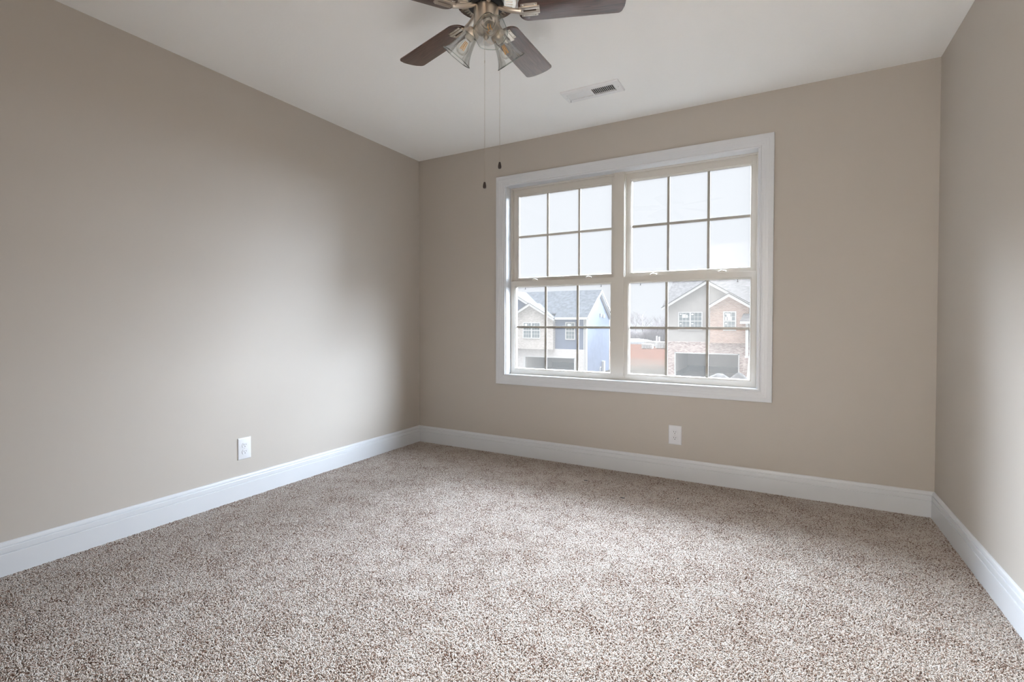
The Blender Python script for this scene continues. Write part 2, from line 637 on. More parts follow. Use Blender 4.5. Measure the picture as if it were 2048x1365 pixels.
# baseboards: flat field, two thin grooves, rounded top
BB = [(0, FLOOR), (0.0155, FLOOR), (0.0155, 0.0885), (0.0145, 0.0900), (0.0105, 0.0905), (0.0105, 0.0922), (0.0138, 0.0935), (0.0138, 0.1150),
      (0.0128, 0.1170), (0.0085, 0.1176), (0.0085, 0.1192), (0.0108, 0.1205), (0.0105, 0.1290), (0.0085, 0.1340), (0.0050, 0.1368), (0, 0.1374)]


def baseboard(name, p0, p1, inward, label):
    p0, p1, inn = Vector(p0), Vector(p1), Vector(inward)
    b = MB()
    n = len(BB)
    vs = [p0 + inn * d + Vector((0, 0, z)) for d, z in BB] + [p1 + inn * d + Vector((0, 0, z)) for d, z in BB]
    fs = [(i, (i + 1) % n, n + (i + 1) % n, n + i) for i in range(n)] + [tuple(range(n)), tuple(range(n, 2 * n))]
    b.add(vs, fs)
    tag(b.build(name, M_TRIM, angle=20), label, 'baseboard', kind='structure')


baseboard('baseboard_left', (0, YF, 0), (0, 0, 0), (1, 0, 0), 'white moulded baseboard along the left wall')
baseboard('baseboard_back', (0, 0, 0), (W, 0, 0), (0, -1, 0), 'white moulded baseboard below the window')
baseboard('baseboard_right', (W, YF, 0), (W, 0, 0), (-1, 0, 0), 'white moulded baseboard along the right wall')

# ------------------------------------------------------------------ window
win = empty('window_1', (1.7475, 0.06, WZ0), 'twin double hung window with white casing and almond frame', 'window', kind='structure')
CAS = [(-0.002, 0.0), (-0.002, -0.0085), (0.0015, -0.0115), (0.0060, -0.0115), (0.0085, -0.0088), (0.0115, -0.0095),
       (0.0170, -0.0130), (0.0215, -0.0132), (0.0225, -0.0142), (0.0330, -0.0152), (0.0340, -0.0162), (0.0480, -0.0172), (0.0495, -0.0180),
       (0.0700, -0.0180), (0.0750, -0.0165), (0.0765, -0.0120), (0.0765, 0.0)]
tag(MB().frame(CAS, 0.859, 2.638, 0.630, 2.110).build('casing', M_TRIM, win, angle=22), 'white moulded casing')
JY = 0.078
jb = MB()
jb.frame([(-0.0, 0.0), (-0.0, 0.16), (0.012, 0.16), (0.012, 0.0)], WX0, WX1, WZ0, WZ1)
tag(jb.build('jamb', M_TRIM, win, smooth=False), 'white painted jamb and sill board')
fr = MB()
# master frame: stepped on all four sides, two bays
fr.frame([(0.0, JY), (0.0, 0.158), (-0.020, 0.158), (-0.020, 0.142), (-0.012, 0.142), (-0.012, 0.112), (-0.016, 0.112),
          (-0.016, 0.100), (-0.010, 0.100), (-0.010, JY + 0.006), (-0.006, JY)], WX0, WX1, WZ0, WZ1)
fr.box(WX0, WX1, JY - 0.006, 0.15, WZ0, WZ0 + 0.016)
fr.box(1.700, 1.795, 0.070, 0.15, WZ0 + 0.01, WZ0 + 0.034)
tag(fr.build('window_frame', M_VINYL, win, smooth=False), 'almond vinyl frame')
MX0, MX1 = 1.711, 1.7835
mu = MB()
mu.box(MX0, MX1, 0.066, 0.150, WZ0 + 0.030, WZ1 + 0.004)
mu.box(MX0 - 0.004, MX1 + 0.004, 0.082, 0.150, WZ0 + 0.010, WZ1 - 0.006)
tag(mu.build('mullion', M_VINYL, win, smooth=False), 'wide upright post between the two sashes')


def sash(x0, x1, z0, z1, yf, gx0, gx1, gz0, gz1, gy, hz, lower):
    """x0..z1 outer, gx0..gz1 clear opening, yf room-side face, gy glass plane"""
    s = MB()
    yb = yf + 0.030
    for a in ((x0, gx0, z0, z1), (gx1, x1, z0, z1), (gx0, gx1, z0, gz0), (gx0, gx1, gz1, z1)):
        s.box(a[0], a[1], yf, yb, a[2], a[3])
    # glazing bead stepping down to the glass
    bead = [(0.002, yf + 0.004), (-0.006, yf + 0.006), (-0.010, gy - 0.002), (-0.010, yb), (0.002, yb)]
    s.frame(bead, gx0, gx1, gz0, gz1)
    o = s.build('sash', M_VINYL, win, smooth=False, bevel=0.0012)
    tag(o, 'lower sash' if lower else 'upper sash')
    g = MB()
    g.add([(gx0 - 0.002, gy, gz0 - 0.002), (gx1 + 0.002, gy, gz0 - 0.002), (gx1 + 0.002, gy, gz1 + 0.002), (gx0 - 0.002, gy, gz1 + 0.002)], [(0, 1, 2, 3)])
    g.build('glass_pane', M_PANE, o, smooth=False)
    mt = MB()
    for i in (1, 2):
        xm = gx0 + (gx1 - gx0) * i / 3
        mt.box(xm - 0.0085, xm + 0.0085, gy + 0.0015, gy + 0.0085, gz0 - 0.002, gz1 + 0.002)
    mt.box(gx0 - 0.002, gx1 + 0.002, gy + 0.0020, gy + 0.0080, hz - 0.0085, hz + 0.0085)
    mt.build('grille', M_GRID, o, smooth=False)
    return o


BAYS = [(0.872, 1.722, 0.905, 1.690), (1.772, 2.623, 1.811, 2.594)]
for x0, x1, g0, g1 in BAYS:
    sash(x0 + 0.004, x1 - 0.004, 1.352, WZ1 - 0.014, 0.103, g0 + 0.006, g1 - 0.004, 1.388, 2.054, 0.121, 1.7235, False)
    lo = sash(x0, x1, WZ0 + 0.012, 1.366, 0.073, g0, g1, 0.668, 1.328, 0.091, 1.0035, True)
    for k in (0.22, 0.78):
        xc = g0 + (g1 - g0) * k
        lt = MB()
        lt.box(xc - 0.020, xc + 0.020, 0.076, 0.098, 1.366, 1.3705)
        lt.tube([(xc - 0.022, 0.082, 1.373), (xc - 0.004, 0.084, 1.379), (xc + 0.010, 0.086, 1.376), (xc + 0.026, 0.080, 1.372)], [0.003, 0.0055, 0.005, 0.003], 8)
        lt.ball((xc, 0.088, 1.373), 0.008, 8, 0.7)
        lt.build('latch', M_LATCH, lo)
        tl = MB()
        tl.tube([(xc - 0.09 if k < 0.5 else xc + 0.09, 0.099, 1.326), (xc - 0.09 if k < 0.5 else xc + 0.09, 0.099, 1.307)], 0.0018, 6)
        tl.box((xc - 0.09 if k < 0.5 else xc + 0.09) - 0.004, (xc - 0.09 if k < 0.5 else xc + 0.09) + 0.004, 0.097, 0.101, 1.303, 1.308)
        tl.build('vent_stop', M_SLOT, lo)


# ------------------------------------------------------------------ outlets
def outlet(loc, rotz, label):
    """built flat on the wall's -y side, then turned"""
    root = empty('wall_outlet', loc, label, 'outlet', 'duplex wall outlets')
    keep = tuple(root['_at'])
    root['_at'] = (0, 0, 0)
    w, h = 0.0415, 0.0635
    p = MB()
    prof = [(w, h, 0.0), (w, h, -0.0025), (w - 0.003, h - 0.003, -0.0055), (w - 0.006, h - 0.006, -0.0065)]
    vs = [(sx * a, y, sz * b) for a, b, y in prof for sx, sz in ((-1, -1), (1, -1), (1, 1), (-1, 1))]
    fs = [(k * 4 + i, k * 4 + (i + 1) % 4, k * 4 + 4 + (i + 1) % 4, k * 4 + 4 + i) for k in range(3) for i in range(4)] + [(0, 3, 2, 1), (12, 13, 14, 15)]
    p.add(vs, fs)
    p.build('cover_plate', M_PLATE, root, angle=20)
    for zc in (0.0195, -0.0195):
        r = MB()
        pts = []
        for i in range(28):
            t = 2 * PI * i / 28
            x, z = 0.0172 * math.cos(t), 0.0172 * math.sin(t)
            z = max(-0.0135, min(0.0135, z))
            pts.append((x, z + zc))
        ring = MB()
        big = [(x * 1.10, zc + (z - zc) * 1.10) for x, z in pts]
        ring.prism(big, -0.0069, -0.0064, Matrix(((1, 0, 0, 0), (0, 0, 1, 0), (0, 1, 0, 0), (0, 0, 0, 1))))  # flat grey ring, the gap's shade put into its colour
        r.prism(pts, -0.0088, -0.0060, Matrix(((1, 0, 0, 0), (0, 0, 1, 0), (0, 1, 0, 0), (0, 0, 0, 1))))
        ro = r.build('receptacle', M_PLATE, root, angle=30)
        tag(ring.build('receptacle_gap_shade', M_SCREW, ro), 'thin grey ring painted as the shadow gap around the receptacle')
        s = MB()
        for xs, hh in ((-0.0064, 0.0044), (0.0064, 0.0036)):
            s.box(xs - 0.0012, xs + 0.0012, -0.0091, -0.0084, zc + 0.0035 - hh, zc + 0.0035 + hh)
        s.lathe([(0.0026, -0.0004), (0.0026, 0.0004)], Matrix.Translation((0, -0.0087, zc - 0.0075)) @ Matrix.Rotation(PI / 2, 4, 'X'), 14)
        s.build('contact_slots', M_SLOT, ro)
    sc = MB()
    sc.lathe([(0.0034, 0), (0.0034, 0.0008), (0.002, 0.0013)], Matrix.Translation((0, -0.0063, 0)) @ Matrix.Rotation(PI / 2, 4, 'X'), 14)
    sc.build('cover_screw', M_SCREW, root)
    root['_at'] = keep
    root.rotation_euler = (0, 0, rotz)


outlet((2.151, 0.0, 0.293), 0, 'white duplex outlet on the wall below the window')
outlet((0.0, -1.636, 0.293), PI / 2, 'white duplex outlet on the left wall above the baseboard')

# ------------------------------------------------------------------ ceiling register
vx0, vx1, vy0, vy1 = 1.573, 1.930, -0.606, -0.452
vent = empty('ceiling_vent', ((vx0 + vx1) / 2, (vy0 + vy1) / 2, H), 'white louvred air register on the ceiling near the window', 'vent')
ox0, ox1, oy0, oy1 = vx0 + 0.032, vx1 - 0.038, vy0 + 0.036, vy1 - 0.036
vf = MB()
zt, zb_ = H, H - 0.010
xm = (ox0 + ox1) / 2 + 0.004
outl = lambda d: [(vx0 + d, vy0 + d), (vx1 - d, vy0 + d), (vx1 - d, vy1 - d), (vx0 + d, vy1 - d)]
opening = [(ox0, oy0), (ox1, oy0), (ox1, oy1), (ox0, oy1)]
loops = [[(x, y, zt) for x, y in outl(0)], [(x, y, zb_ + 0.003) for x, y in outl(0)], [(x, y, zb_) for x, y in outl(0.005)],
         [(x, y, zb_) for x, y in opening], [(x, y, zt - 0.0005) for x, y in opening]]
vf.add([p for lp in loops for p in lp], [(k * 4 + i, k * 4 + (i + 1) % 4, k * 4 + 4 + (i + 1) % 4, k * 4 + 4 + i) for k in range(4) for i in range(4)])
vf.box(xm - 0.006, xm + 0.006, oy0 + 0.0005, oy1 - 0.0005, zb_ + 0.0004, zb_ + 0.003)
vf.build('register_face', M_VENT, vent, smooth=False)
bk = MB()
bk.box(ox0 - 0.004, ox1 + 0.004, oy0 - 0.004, oy1 + 0.004, H - 0.0006, H - 0.0002)
tag(bk.build('duct_opening', M_DUCT, vent, smooth=False), 'dark duct behind the louvres')
for bank, (a, b) in enumerate(((ox0, xm - 0.007), (xm + 0.007, ox1))):
    n = 12
    for i in range(n):
        xc = a + (b - a) * (i + 0.5) / n
        ang = math.radians(-30 if bank == 0 else 40)
        lv = MB()
        half = 0.0070 if bank == 0 else 0.0042
        Mx = Matrix.Translation((xc, 0, H - 0.0052)) @ Matrix.Rotation(ang, 4, 'Y')
        lv.box(-half, half, oy0 + 0.0008, oy1 - 0.0008, -0.0005, 0.0005, Mx)
        lv.build('louvre', M_VENT, vent, smooth=False)
dm = MB()
dm.box(xm + 0.007, ox1, (oy0 + oy1) / 2 - 0.006, (oy0 + oy1) / 2 + 0.006, H - 0.0016, H - 0.0009)
tag(dm.build('damper_bar', M_FLY, vent, smooth=False), 'dark damper bar inside')
lvr = MB()
lvr.box(ox0 - 0.0055, ox0 - 0.0035, oy0 + 0.004, oy1 + 0.002, zb_ - 0.0004, zb_ + 0.0004)
lvr.box(ox0 - 0.006, ox0 - 0.003, oy1 - 0.004, oy1 + 0.002, zb_ - 0.012, zb_)
lvr.build('damper_lever', M_SCREW, vent, smooth=False)
for xs in (vx0 + 0.018, vx1 - 0.018):
    s = MB()
    s.lathe([(0.0038, 0), (0.0034, -0.0012), (0.001, -0.0018)], Matrix.Translation((xs, (vy0 + vy1) / 2, zb_)), 12)
    s.build('screw', M_SCREW, vent)

# ------------------------------------------------------------------ ceiling fan
FX, FY, FZ = 1.748, -1.759, 2.25
fan = empty('ceiling_fan', (FX, FY, H), 'five blade ceiling fan with three clear glass lamp shades', 'ceiling fan')
TF = Matrix.Translation((FX, FY, 0))
mh = MB()
mh.lathe([(0.0, 2.44), (0.075, 2.44), (0.085, 2.425), (0.118, 2.405), (0.128, 2.38), (0.128, 2.325), (0.124, 2.306), (0.121, 2.296), (0.117, 2.291),
          (0.110, 2.290), (0.110, 2.2895)], TF, 64)
motor = mh.build('motor_housing', M_NICKEL, fan)
ring = MB()
ns = 40
for i in range(ns):       # vented bottom ring: spokes with open slots between, a solid rim in and out
    a0 = 2 * PI * i / ns
    for (r0, r1, w0, w1) in ((0.070, 0.077, 0, 1), (0.104, 0.1165, 0, 1), (0.077, 0.104, 0.0, 0.60)):
        st, en = a0 + w0 * 2 * PI / ns, a0 + w1 * 2 * PI / ns
        q = [(FX + r * math.cos(t), FY + r * math.sin(t)) for r, t in ((r0, st), (r1, st), (r1, en), (r0, en))]
        ring.add([(x, y, 2.2885) for x, y in q] + [(x, y, 2.2925) for x, y in q],
                 [(0, 1, 2, 3), (7, 6, 5, 4), (0, 4, 5, 1), (1, 5, 6, 2), (2, 6, 7, 3), (3, 7, 4, 0)])
tag(ring.build('vent_ring', M_NICKEL_SHINY, motor, smooth=False), 'slotted nickel ring under the motor')
inner = MB()
inner.lathe([(0.0, 2.302), (0.112, 2.302), (0.112, 2.2985), (0.0, 2.2985)], TF, 48)
tag(inner.build('motor_core', M_FLY, motor), 'black motor seen through the slots')
fl = MB()
fl.lathe([(0.0, 2.294), (0.066, 2.294), (0.070, 2.288), (0.070, 2.276), (0.060, 2.270), (0.0, 2.270)], TF, 48)
tag(fl.build('flywheel', M_FLY, fan), 'black flywheel holding the blade arms')
sh = MB()
sh.lathe([(0.0, 2.272), (0.043, 2.272), (0.0485, 2.268), (0.0490, 2.262), (0.0490, 2.206), (0.0500, 2.203), (0.0500, 2.196), (0.044, 2.190),
          (0.036, 2.176), (0.020, 2.168), (0.0, 2.166)], TF, 48)
sw = sh.build('switch_housing', M_NICKEL, fan)
fin = MB()
fin.ball((FX, FY, 2.158), 0.011, 10)
fin.build('finial', M_NICKEL, sw)

BP = math.radians(-9.0)
PH = 0.339


def blade_outline(r0, r1, w0, w1):
    pts = []

    def corner(cx, cy, rr, a0, a1, k=7):
        for i in range(k):
            t = a0 + (a1 - a0) * i / (k - 1)
            pts.append((cx + rr * math.cos(t), cy + rr * math.sin(t)))
    corner(r0 + 0.040, -w0 + 0.040, 0.040, PI, 1.5 * PI)
    corner(r1 - 0.024, -w1 + 0.018, 0.018, 1.5 * PI, 1.9 * PI)
    for i in range(1, 8):                       # bowed outer end
        y = (-w1 + 0.018) + (2 * w1 - 0.036) * i / 8
        pts.append((r1 + 0.010 * (1 - (y / w1) ** 2) - 0.007, y))
    corner(r1 - 0.024, w1 - 0.018, 0.018, 0.1 * PI, 0.5 * PI)
    corner(r0 + 0.040, w0 - 0.040, 0.040, 0.5 * PI, PI)
    return pts


for k in range(5):
    a = PH + k * 2 * PI / 5
    Rm = Matrix.Translation((FX, FY, FZ)) @ Matrix.Rotation(a, 4, 'Z') @ Matrix.Rotation(BP, 4, 'X')
    # blade keeps its own axes so the grain runs along it
    bl = MB().prism(blade_outline(0.128, 0.530, 0.060, 0.0665), -0.0030, 0.0030)
    me_o = bl.build('blade', M_BLADE, None, bevel=0.0012)
    me_o.parent = fan
    me_o.matrix_world = Rm
    me_o.matrix_parent_inverse = Matrix.Translation(Vector(fan['_at'])).inverted()
    me_o['_at'] = tuple(fan['_at'])
    # iron: arm from the flywheel to a stepped plate with a central slot, screwed under the blade
    ir = MB()
    ir.tube([Rm @ Vector((0.050, 0, 0.022)), Rm @ Vector((0.064, 0, 0.014)), Rm @ Vector((0.100, 0, 0.000)), Rm @ Vector((0.140, 0, -0.0085))], [0.0090, 0.0095, 0.0095, 0.0090], 12)
    zb1, zb0 = -0.0032, -0.0085
    for x0, x1, y0, y1 in ((0.130, 0.210, 0.0042, 0.019), (0.130, 0.210, -0.019, -0.0042), (0.130, 0.147, -0.0043, 0.0043), (0.196, 0.210, -0.0043, 0.0043)):
        ir.box(x0, x1, y0, y1, zb0, zb1, Rm)
    ir.box(0.138, 0.202, 0.0188, 0.0315, zb0 + 0.0022, zb1, Rm)
    ir.box(0.138, 0.202, -0.0315, -0.0188, zb0 + 0.0022, zb1, Rm)
    io = ir.build('blade_iron', M_NICKEL, me_o, bevel=0.0016)
    io.matrix_parent_inverse = me_o.matrix_world.inverted() @ Matrix.Translation(Vector(fan['_at']))
    for sx, sy in ((0.148, 0.0255), (0.192, 0.0255), (0.148, -0.0255), (0.192, -0.0255)):
        s = MB()
        s.lathe([(0.0030, 0), (0.0027, -0.0008), (0.0012, -0.0013)], Rm @ Matrix.Translation((sx, sy, zb0 + 0.0022)), 12)
        so = s.build('blade_screw', M_NICKEL_SHINY, me_o)
        so.matrix_parent_inverse = me_o.matrix_world.inverted() @ Matrix.Translation(Vector(fan['_at']))

# three lamps: arm, socket cup, bulb, bell shade with a scalloped mouth
TILT = math.radians(50)
RHO, ZM, SL = 0.128, 2.103, 0.112
for k in range(3):
    t = -0.90 + k * 2 * PI / 3
    axis = Vector((math.cos(t) * math.cos(TILT), math.sin(t) * math.cos(TILT), -math.sin(TILT)))
    mouth = Vector((FX + RHO * math.cos(t), FY + RHO * math.sin(t), ZM))
    neck = mouth - axis * SL
    zax = axis
    xax = Vector((-math.sin(t), math.cos(t), 0))
    yax = zax.cross(xax)
    Lm = Matrix((xax, yax, zax)).transposed().to_4x4()
    Lm.translation = neck
    ar = MB()
    ar.tube([(FX + 0.030 * math.cos(t), FY + 0.030 * math.sin(t), 2.200), neck - axis * 0.030, neck - axis * 0.004], [0.012, 0.0115, 0.0115], 14)
    ar.lathe([(0.0, -0.012), (0.020, -0.010), (0.0285, 0.000), (0.0295, 0.010), (0.0295, 0.016), (0.0270, 0.016), (0.0265, 0.002), (0.0, 0.0)], Lm, 32)
    arm = ar.build('lamp_arm', M_NICKEL, fan)
    ws = MB()
    ws.lathe([(0.0, 0.002), (0.017, 0.002), (0.017, 0.030), (0.0150, 0.034), (0.0, 0.034)], Lm, 24)
    tag(ws.build('bulb_socket', M_SOCKET, arm), 'pale socket')
    g = MB()
    outer = [(0.0272, 0.004), (0.0285, 0.016), (0.0320, 0.034), (0.0365, 0.054), (0.0420, 0.074), (0.0500, 0.094), (0.0580, 0.107), (0.0615, 0.112)]
    prof = outer + [(r - 0.0024, h + (0.0006 if i == 0 else 0.0)) for i, (r, h) in enumerate(reversed(outer))]

    def wave(tt, i, n=len(outer)):
        j = i if i < n else 2 * n - 1 - i
        kk = (j / (n - 1)) ** 1.2
        return 1.0 + 0.030 * kk * math.cos(6 * tt) + 0.004 * math.cos(12 * tt)
    g.lathe(prof, Lm, 72, wave, closed=True)
    lamp = tag(g.build('lamp_shade', M_SHADE, fan), 'clear glass bell shade with a scalloped mouth')
    rim = MB()
    rr_ = [Lm @ Vector((0.0606 * wave(q, 7) * math.cos(q), 0.0606 * wave(q, 7) * math.sin(q), 0.1125)) for q in [2 * PI * i / 72 for i in range(73)]]
    rim.tube(rr_, 0.0017, 8, cap=False)
    tag(rim.build('shade_rim', M_RIM, lamp), 'thick green tinted lip of the glass')
    bu = MB()
    bu.lathe([(0.0, 0.034), (0.0120, 0.034), (0.0130, 0.040), (0.0190, 0.052), (0.0235, 0.064), (0.0245, 0.074), (0.0220, 0.086), (0.0140, 0.094), (0.0, 0.097)], Lm, 28)
    bo = bu.build('light_bulb', M_BULB, fan)
    fi = MB()
    for j in range(4):
        tj = PI / 4 + j * PI / 2
        fi.tube([Lm @ Vector((0.0050 * math.cos(tj), 0.0050 * math.sin(tj), 0.044)), Lm @ Vector((0.0085 * math.cos(tj + 0.5), 0.0085 * math.sin(tj + 0.5), 0.078))], 0.0014, 6)
    tag(fi.build('filament', M_FILAMENT, bo), 'amber filament rods')

# pull chains
eR = Vector((math.cos(YAW), math.sin(YAW), 0))
cT = Vector((math.sin(YAW), -math.cos(YAW), 0))
for off, ztop, zend in ((eR * -0.007 + cT * -0.038, 2.185, 1.602), (eR * 0.0535 + cT * 0.004, 2.215, 1.668)):
    px, py = FX + off.x, FY + off.y
    ch = MB()
    zz = ztop
    if abs(off.dot(eR)) > 0.04:
        ch.tube([(FX + eR.x * 0.046, FY + eR.y * 0.046, ztop), (px, py, ztop)], 0.0022, 8)
    while zz > zend:
        ch.lathe([(0.0, -0.0010), (0.00085, -0.0006), (0.0010, 0.0), (0.00085, 0.0006), (0.0, 0.0010)], Matrix.Translation((px, py, zz)), 6)
        zz -= 0.0030
    ch.tube([(px, py, ztop), (px, py, zend)], 0.0005, 4)
    if ztop < 2.2:
        ch.lathe([(0.0, -0.006), (0.0016, -0.005), (0.0018, 0.0), (0.0016, 0.005), (0.0, 0.006)], Matrix.Translation((px, py, 2.082)), 8)
    c = ch.build('pull_chain', M_NICKEL_SHINY, fan)
    kn = MB()
    kn.lathe([(0.0, 0.0), (0.0036, -0.0005), (0.0046, -0.005), (0.0062, -0.012), (0.0069, -0.0175), (0.0064, -0.0225), (0.0044, -0.0255), (0.0, -0.0265)],
             Matrix.Translation((px, py, zend + 0.001)), 18)
    tag(kn.build('pull_knob', M_KNOB, c), 'dark wood teardrop pull')

# ------------------------------------------------------------------ carpet
TILE = 0.352
NT = 9200
rng = np.random.default_rng(5)


def carpet():
    g = int(math.sqrt(NT))
    ii, jj = np.meshgrid(np.arange(g), np.arange(g))
    bx = (ii.ravel() + rng.uniform(0, 1, g * g)) / g * TILE - TILE / 2
    by = (jj.ravel() + rng.uniform(0, 1, g * g)) / g * TILE - TILE / 2
    n = g * g
    ang = rng.uniform(0, 2 * PI, n)
    lean = rng.uniform(0.0040, 0.0095, n)
    hgt = rng.uniform(0.0058, 0.0085, n)
    rad = rng.uniform(0.0014, 0.0021, n)
    val = np.clip(rng.normal(0.52, 0.24, n), 0, 1)
    val = np.where(rng.uniform(0, 1, n) < 0.14, rng.uniform(0.0, 0.18, n), val)
    S = 5
    # rings: (share of lean, share of height, radius factor); the tip curls over and droops
    rings = [(0.0, 0.0, 0.9), (0.25, 0.62, 1.0), (0.62, 0.97, 1.0), (1.05, 0.90, 0.85), (1.30, 0.72, 0.35)]
    V = np.zeros((n, len(rings) * S, 3))
    for r, (a, b, c) in enumerate(rings):
        cx, cy, cz = bx + np.cos(ang) * lean * a, by + np.sin(ang) * lean * a, hgt * b
        tilt = 0.0 if r == 0 else (0.5 if r == 1 else (1.2 if r == 2 else 1.9))
        for s in range(S):
            th = 2 * PI * s / S
            u, w = math.cos(th) * c, math.sin(th) * c      # u across, w along the ring's own up
            ru, rw = rad * u, rad * w
            V[:, r * S + s, 0] = cx - np.sin(ang) * ru + np.cos(ang) * rw * math.cos(tilt)
            V[:, r * S + s, 1] = cy + np.cos(ang) * ru + np.sin(ang) * rw * math.cos(tilt)
            V[:, r * S + s, 2] = cz - rw * math.sin(tilt) * -1
    V[:, :, 2] = np.maximum(V[:, :, 2], 0)
    nv = len(rings) * S
    quads = []
    for r in range(len(rings) - 1):
        for s in range(S):
            quads.append((r * S + s, r * S + (s + 1) % S, (r + 1) * S + (s + 1) % S, (r + 1) * S + s))
    Q = np.array(quads)
    F = (Q[None] + (np.arange(n) * nv)[:, None, None]).reshape(-1, 4)
    me = bpy.data.meshes.new('carpet_pile')
    me.vertices.add(n * nv)
    me.vertices.foreach_set('co', V.reshape(-1).astype(np.float32))
    me.loops.add(F.size)
    me.loops.foreach_set('vertex_index', F.reshape(-1).astype(np.int32))
    me.polygons.add(len(F))
    me.polygons.foreach_set('loop_start', np.arange(0, F.size, 4, dtype=np.int32))
    me.update(calc_edges=True)
    me.shade_smooth()
    at = me.attributes.new('yarn', 'FLOAT', 'POINT')
    at.data.foreach_set('value', np.repeat(val, nv).astype(np.float32))
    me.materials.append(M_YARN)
    o = bpy.data.objects.new('carpet', me)
    COL.objects.link(o)
    o.location = (W / 2, YF / 2, FLOOR + 0.004)
    tag(o, 'speckled beige and brown frieze carpet covering the floor', 'carpet', kind='stuff')
    ng = bpy.data.node_groups.new('carpet_tiles', 'GeometryNodeTree')
    ng.interface.new_socket('Geometry', in_out='INPUT', socket_type='NodeSocketGeometry')
    ng.interface.new_socket('Geometry', in_out='OUTPUT', socket_type='NodeSocketGeometry')
    N, L = ng.nodes, ng.links
    gi, go = N.new('NodeGroupInput'), N.new('NodeGroupOutput')
    grid = N.new('GeometryNodeMeshGrid')
    grid.inputs['Size X'].default_value = TILE * 9
    grid.inputs['Size Y'].default_value = TILE * 9
    grid.inputs['Vertices X'].default_value = 10
    grid.inputs['Vertices Y'].default_value = 10
    iop = N.new('GeometryNodeInstanceOnPoints')
    rv = N.new('FunctionNodeRandomValue')
    rv.data_type = 'INT'
    rv.inputs[4].default_value = 0
    rv.inputs[5].default_value = 3
    mu_ = N.new('ShaderNodeMath')
    mu_.operation = 'MULTIPLY'
    mu_.inputs[1].default_value = PI / 2
    cx = N.new('ShaderNodeCombineXYZ')
    L.new(grid.outputs['Mesh'], iop.inputs['Points'])
    L.new(gi.outputs[0], iop.inputs['Instance'])
    L.new(rv.outputs[2], mu_.inputs[0])
    L.new(mu_.outputs[0], cx.inputs[2])
    L.new(cx.outputs[0], iop.inputs['Rotation'])
    L.new(iop.outputs[0], go.inputs[0])
    md = o.modifiers.new('tiles', 'NODES')
    md.node_group = ng


carpet()

for (x, y, l, w, a, lab) in ((1.652, -0.331, 0.026, 0.008, 0.55, 'dark scrap on the carpet nearest the window wall'),
                             (1.954, -0.535, 0.026, 0.011, 0.30, 'dark scrap on the carpet farther out into the room'),
                             (2.239, -0.382, 0.010, 0.006, 0.9, 'tiny dark crumb on the carpet right of the two scraps')):
    c = MB()
    out = [(l / 2 * math.cos(t) * (1 + 0.18 * math.sin(3 * t)), w / 2 * math.sin(t) * (1 + 0.2 * math.cos(2 * t))) for t in [2 * PI * i / 12 for i in range(12)]]
    c.prism(out, 0.0, 0.0035, Matrix.Translation((x, y, -0.0004)) @ Matrix.Rotation(a, 4, 'Z') @ Matrix.Rotation(0.10, 4, 'Y'))
    tag(c.build('carpet_scrap', M_CHIP, None, (x, y, 0.0), bevel=0.0008), lab, 'scrap', 'dark scraps on the carpet')

# ------------------------------------------------------------------ outside: ground
gm = MB()
gm.add([(-220, 0.6, GROUND), (120, 0.6, GROUND), (120, 260, GROUND), (-220, 260, GROUND)], [(0, 1, 2, 3)])
tag(gm.build('ground', M_GROUND, smooth=False), 'red clay and straw covered building plot', 'ground', kind='structure')
for x0, x1, y1, lab in ((-18.3, -12.8, 37.9, 'pale concrete driveway before the blue house'), (-5.4, 0.0, 39.95, 'pale concrete driveway before the brick house')):
    tag(MB().box(x0, x1, 24, y1, GROUND - 0.1, GROUND + 0.04).build('driveway', M_CONC, smooth=False), lab, 'driveway', kind='structure')


# ------------------------------------------------------------------ outside: houses
def clip_x(poly, z):
    """x range of a convex (x, z) polygon at height z"""
    xs = []
    n = len(poly)
    for i in range(n):
        (xa, za), (xb, zb2) = poly[i], poly[(i + 1) % n]
        if (za - z) * (zb2 - z) <= 0 and abs(za - zb2) > 1e-9:
            xs.append(xa + (xb - xa) * (z - za) / (zb2 - za))
    return (min(xs), max(xs)) if len(xs) > 1 else None


def siding(name, M, root, poly, to3d, lap=0.10, out=0.022):
    """lapped boards filling the polygon; to3d(u, z, d) places a point d in front of the wall"""
    b = MB()
    z0 = min(p[1] for p in poly)
    z1 = max(p[1] for p in poly)
    z = z0
    while z < z1 - 1e-4:
        zt_ = min(z + lap, z1)
        a = clip_x(poly, z + 1e-4)
        c = clip_x(poly, zt_ - 1e-4)
        if a and c:
            b.add([to3d(a[0], z, out), to3d(a[1], z, out), to3d(c[1], zt_, 0), to3d(c[0], zt_, 0), to3d(a[0], z, 0), to3d(a[1], z, 0)],
                  [(0, 1, 2, 3), (4, 5, 1, 0)])
        z = zt_
    b.add([to3d(u, zz, -0.02) for u, zz in poly], [tuple(range(len(poly)))])
    return b.build(name, M, root, smooth=False)


XZ = lambda y: Matrix(((1, 0, 0, 0), (0, 0, 1, y), (0, 1, 0, 0), (0, 0, 0, 1)))     # prism outline (x, z), depth along y


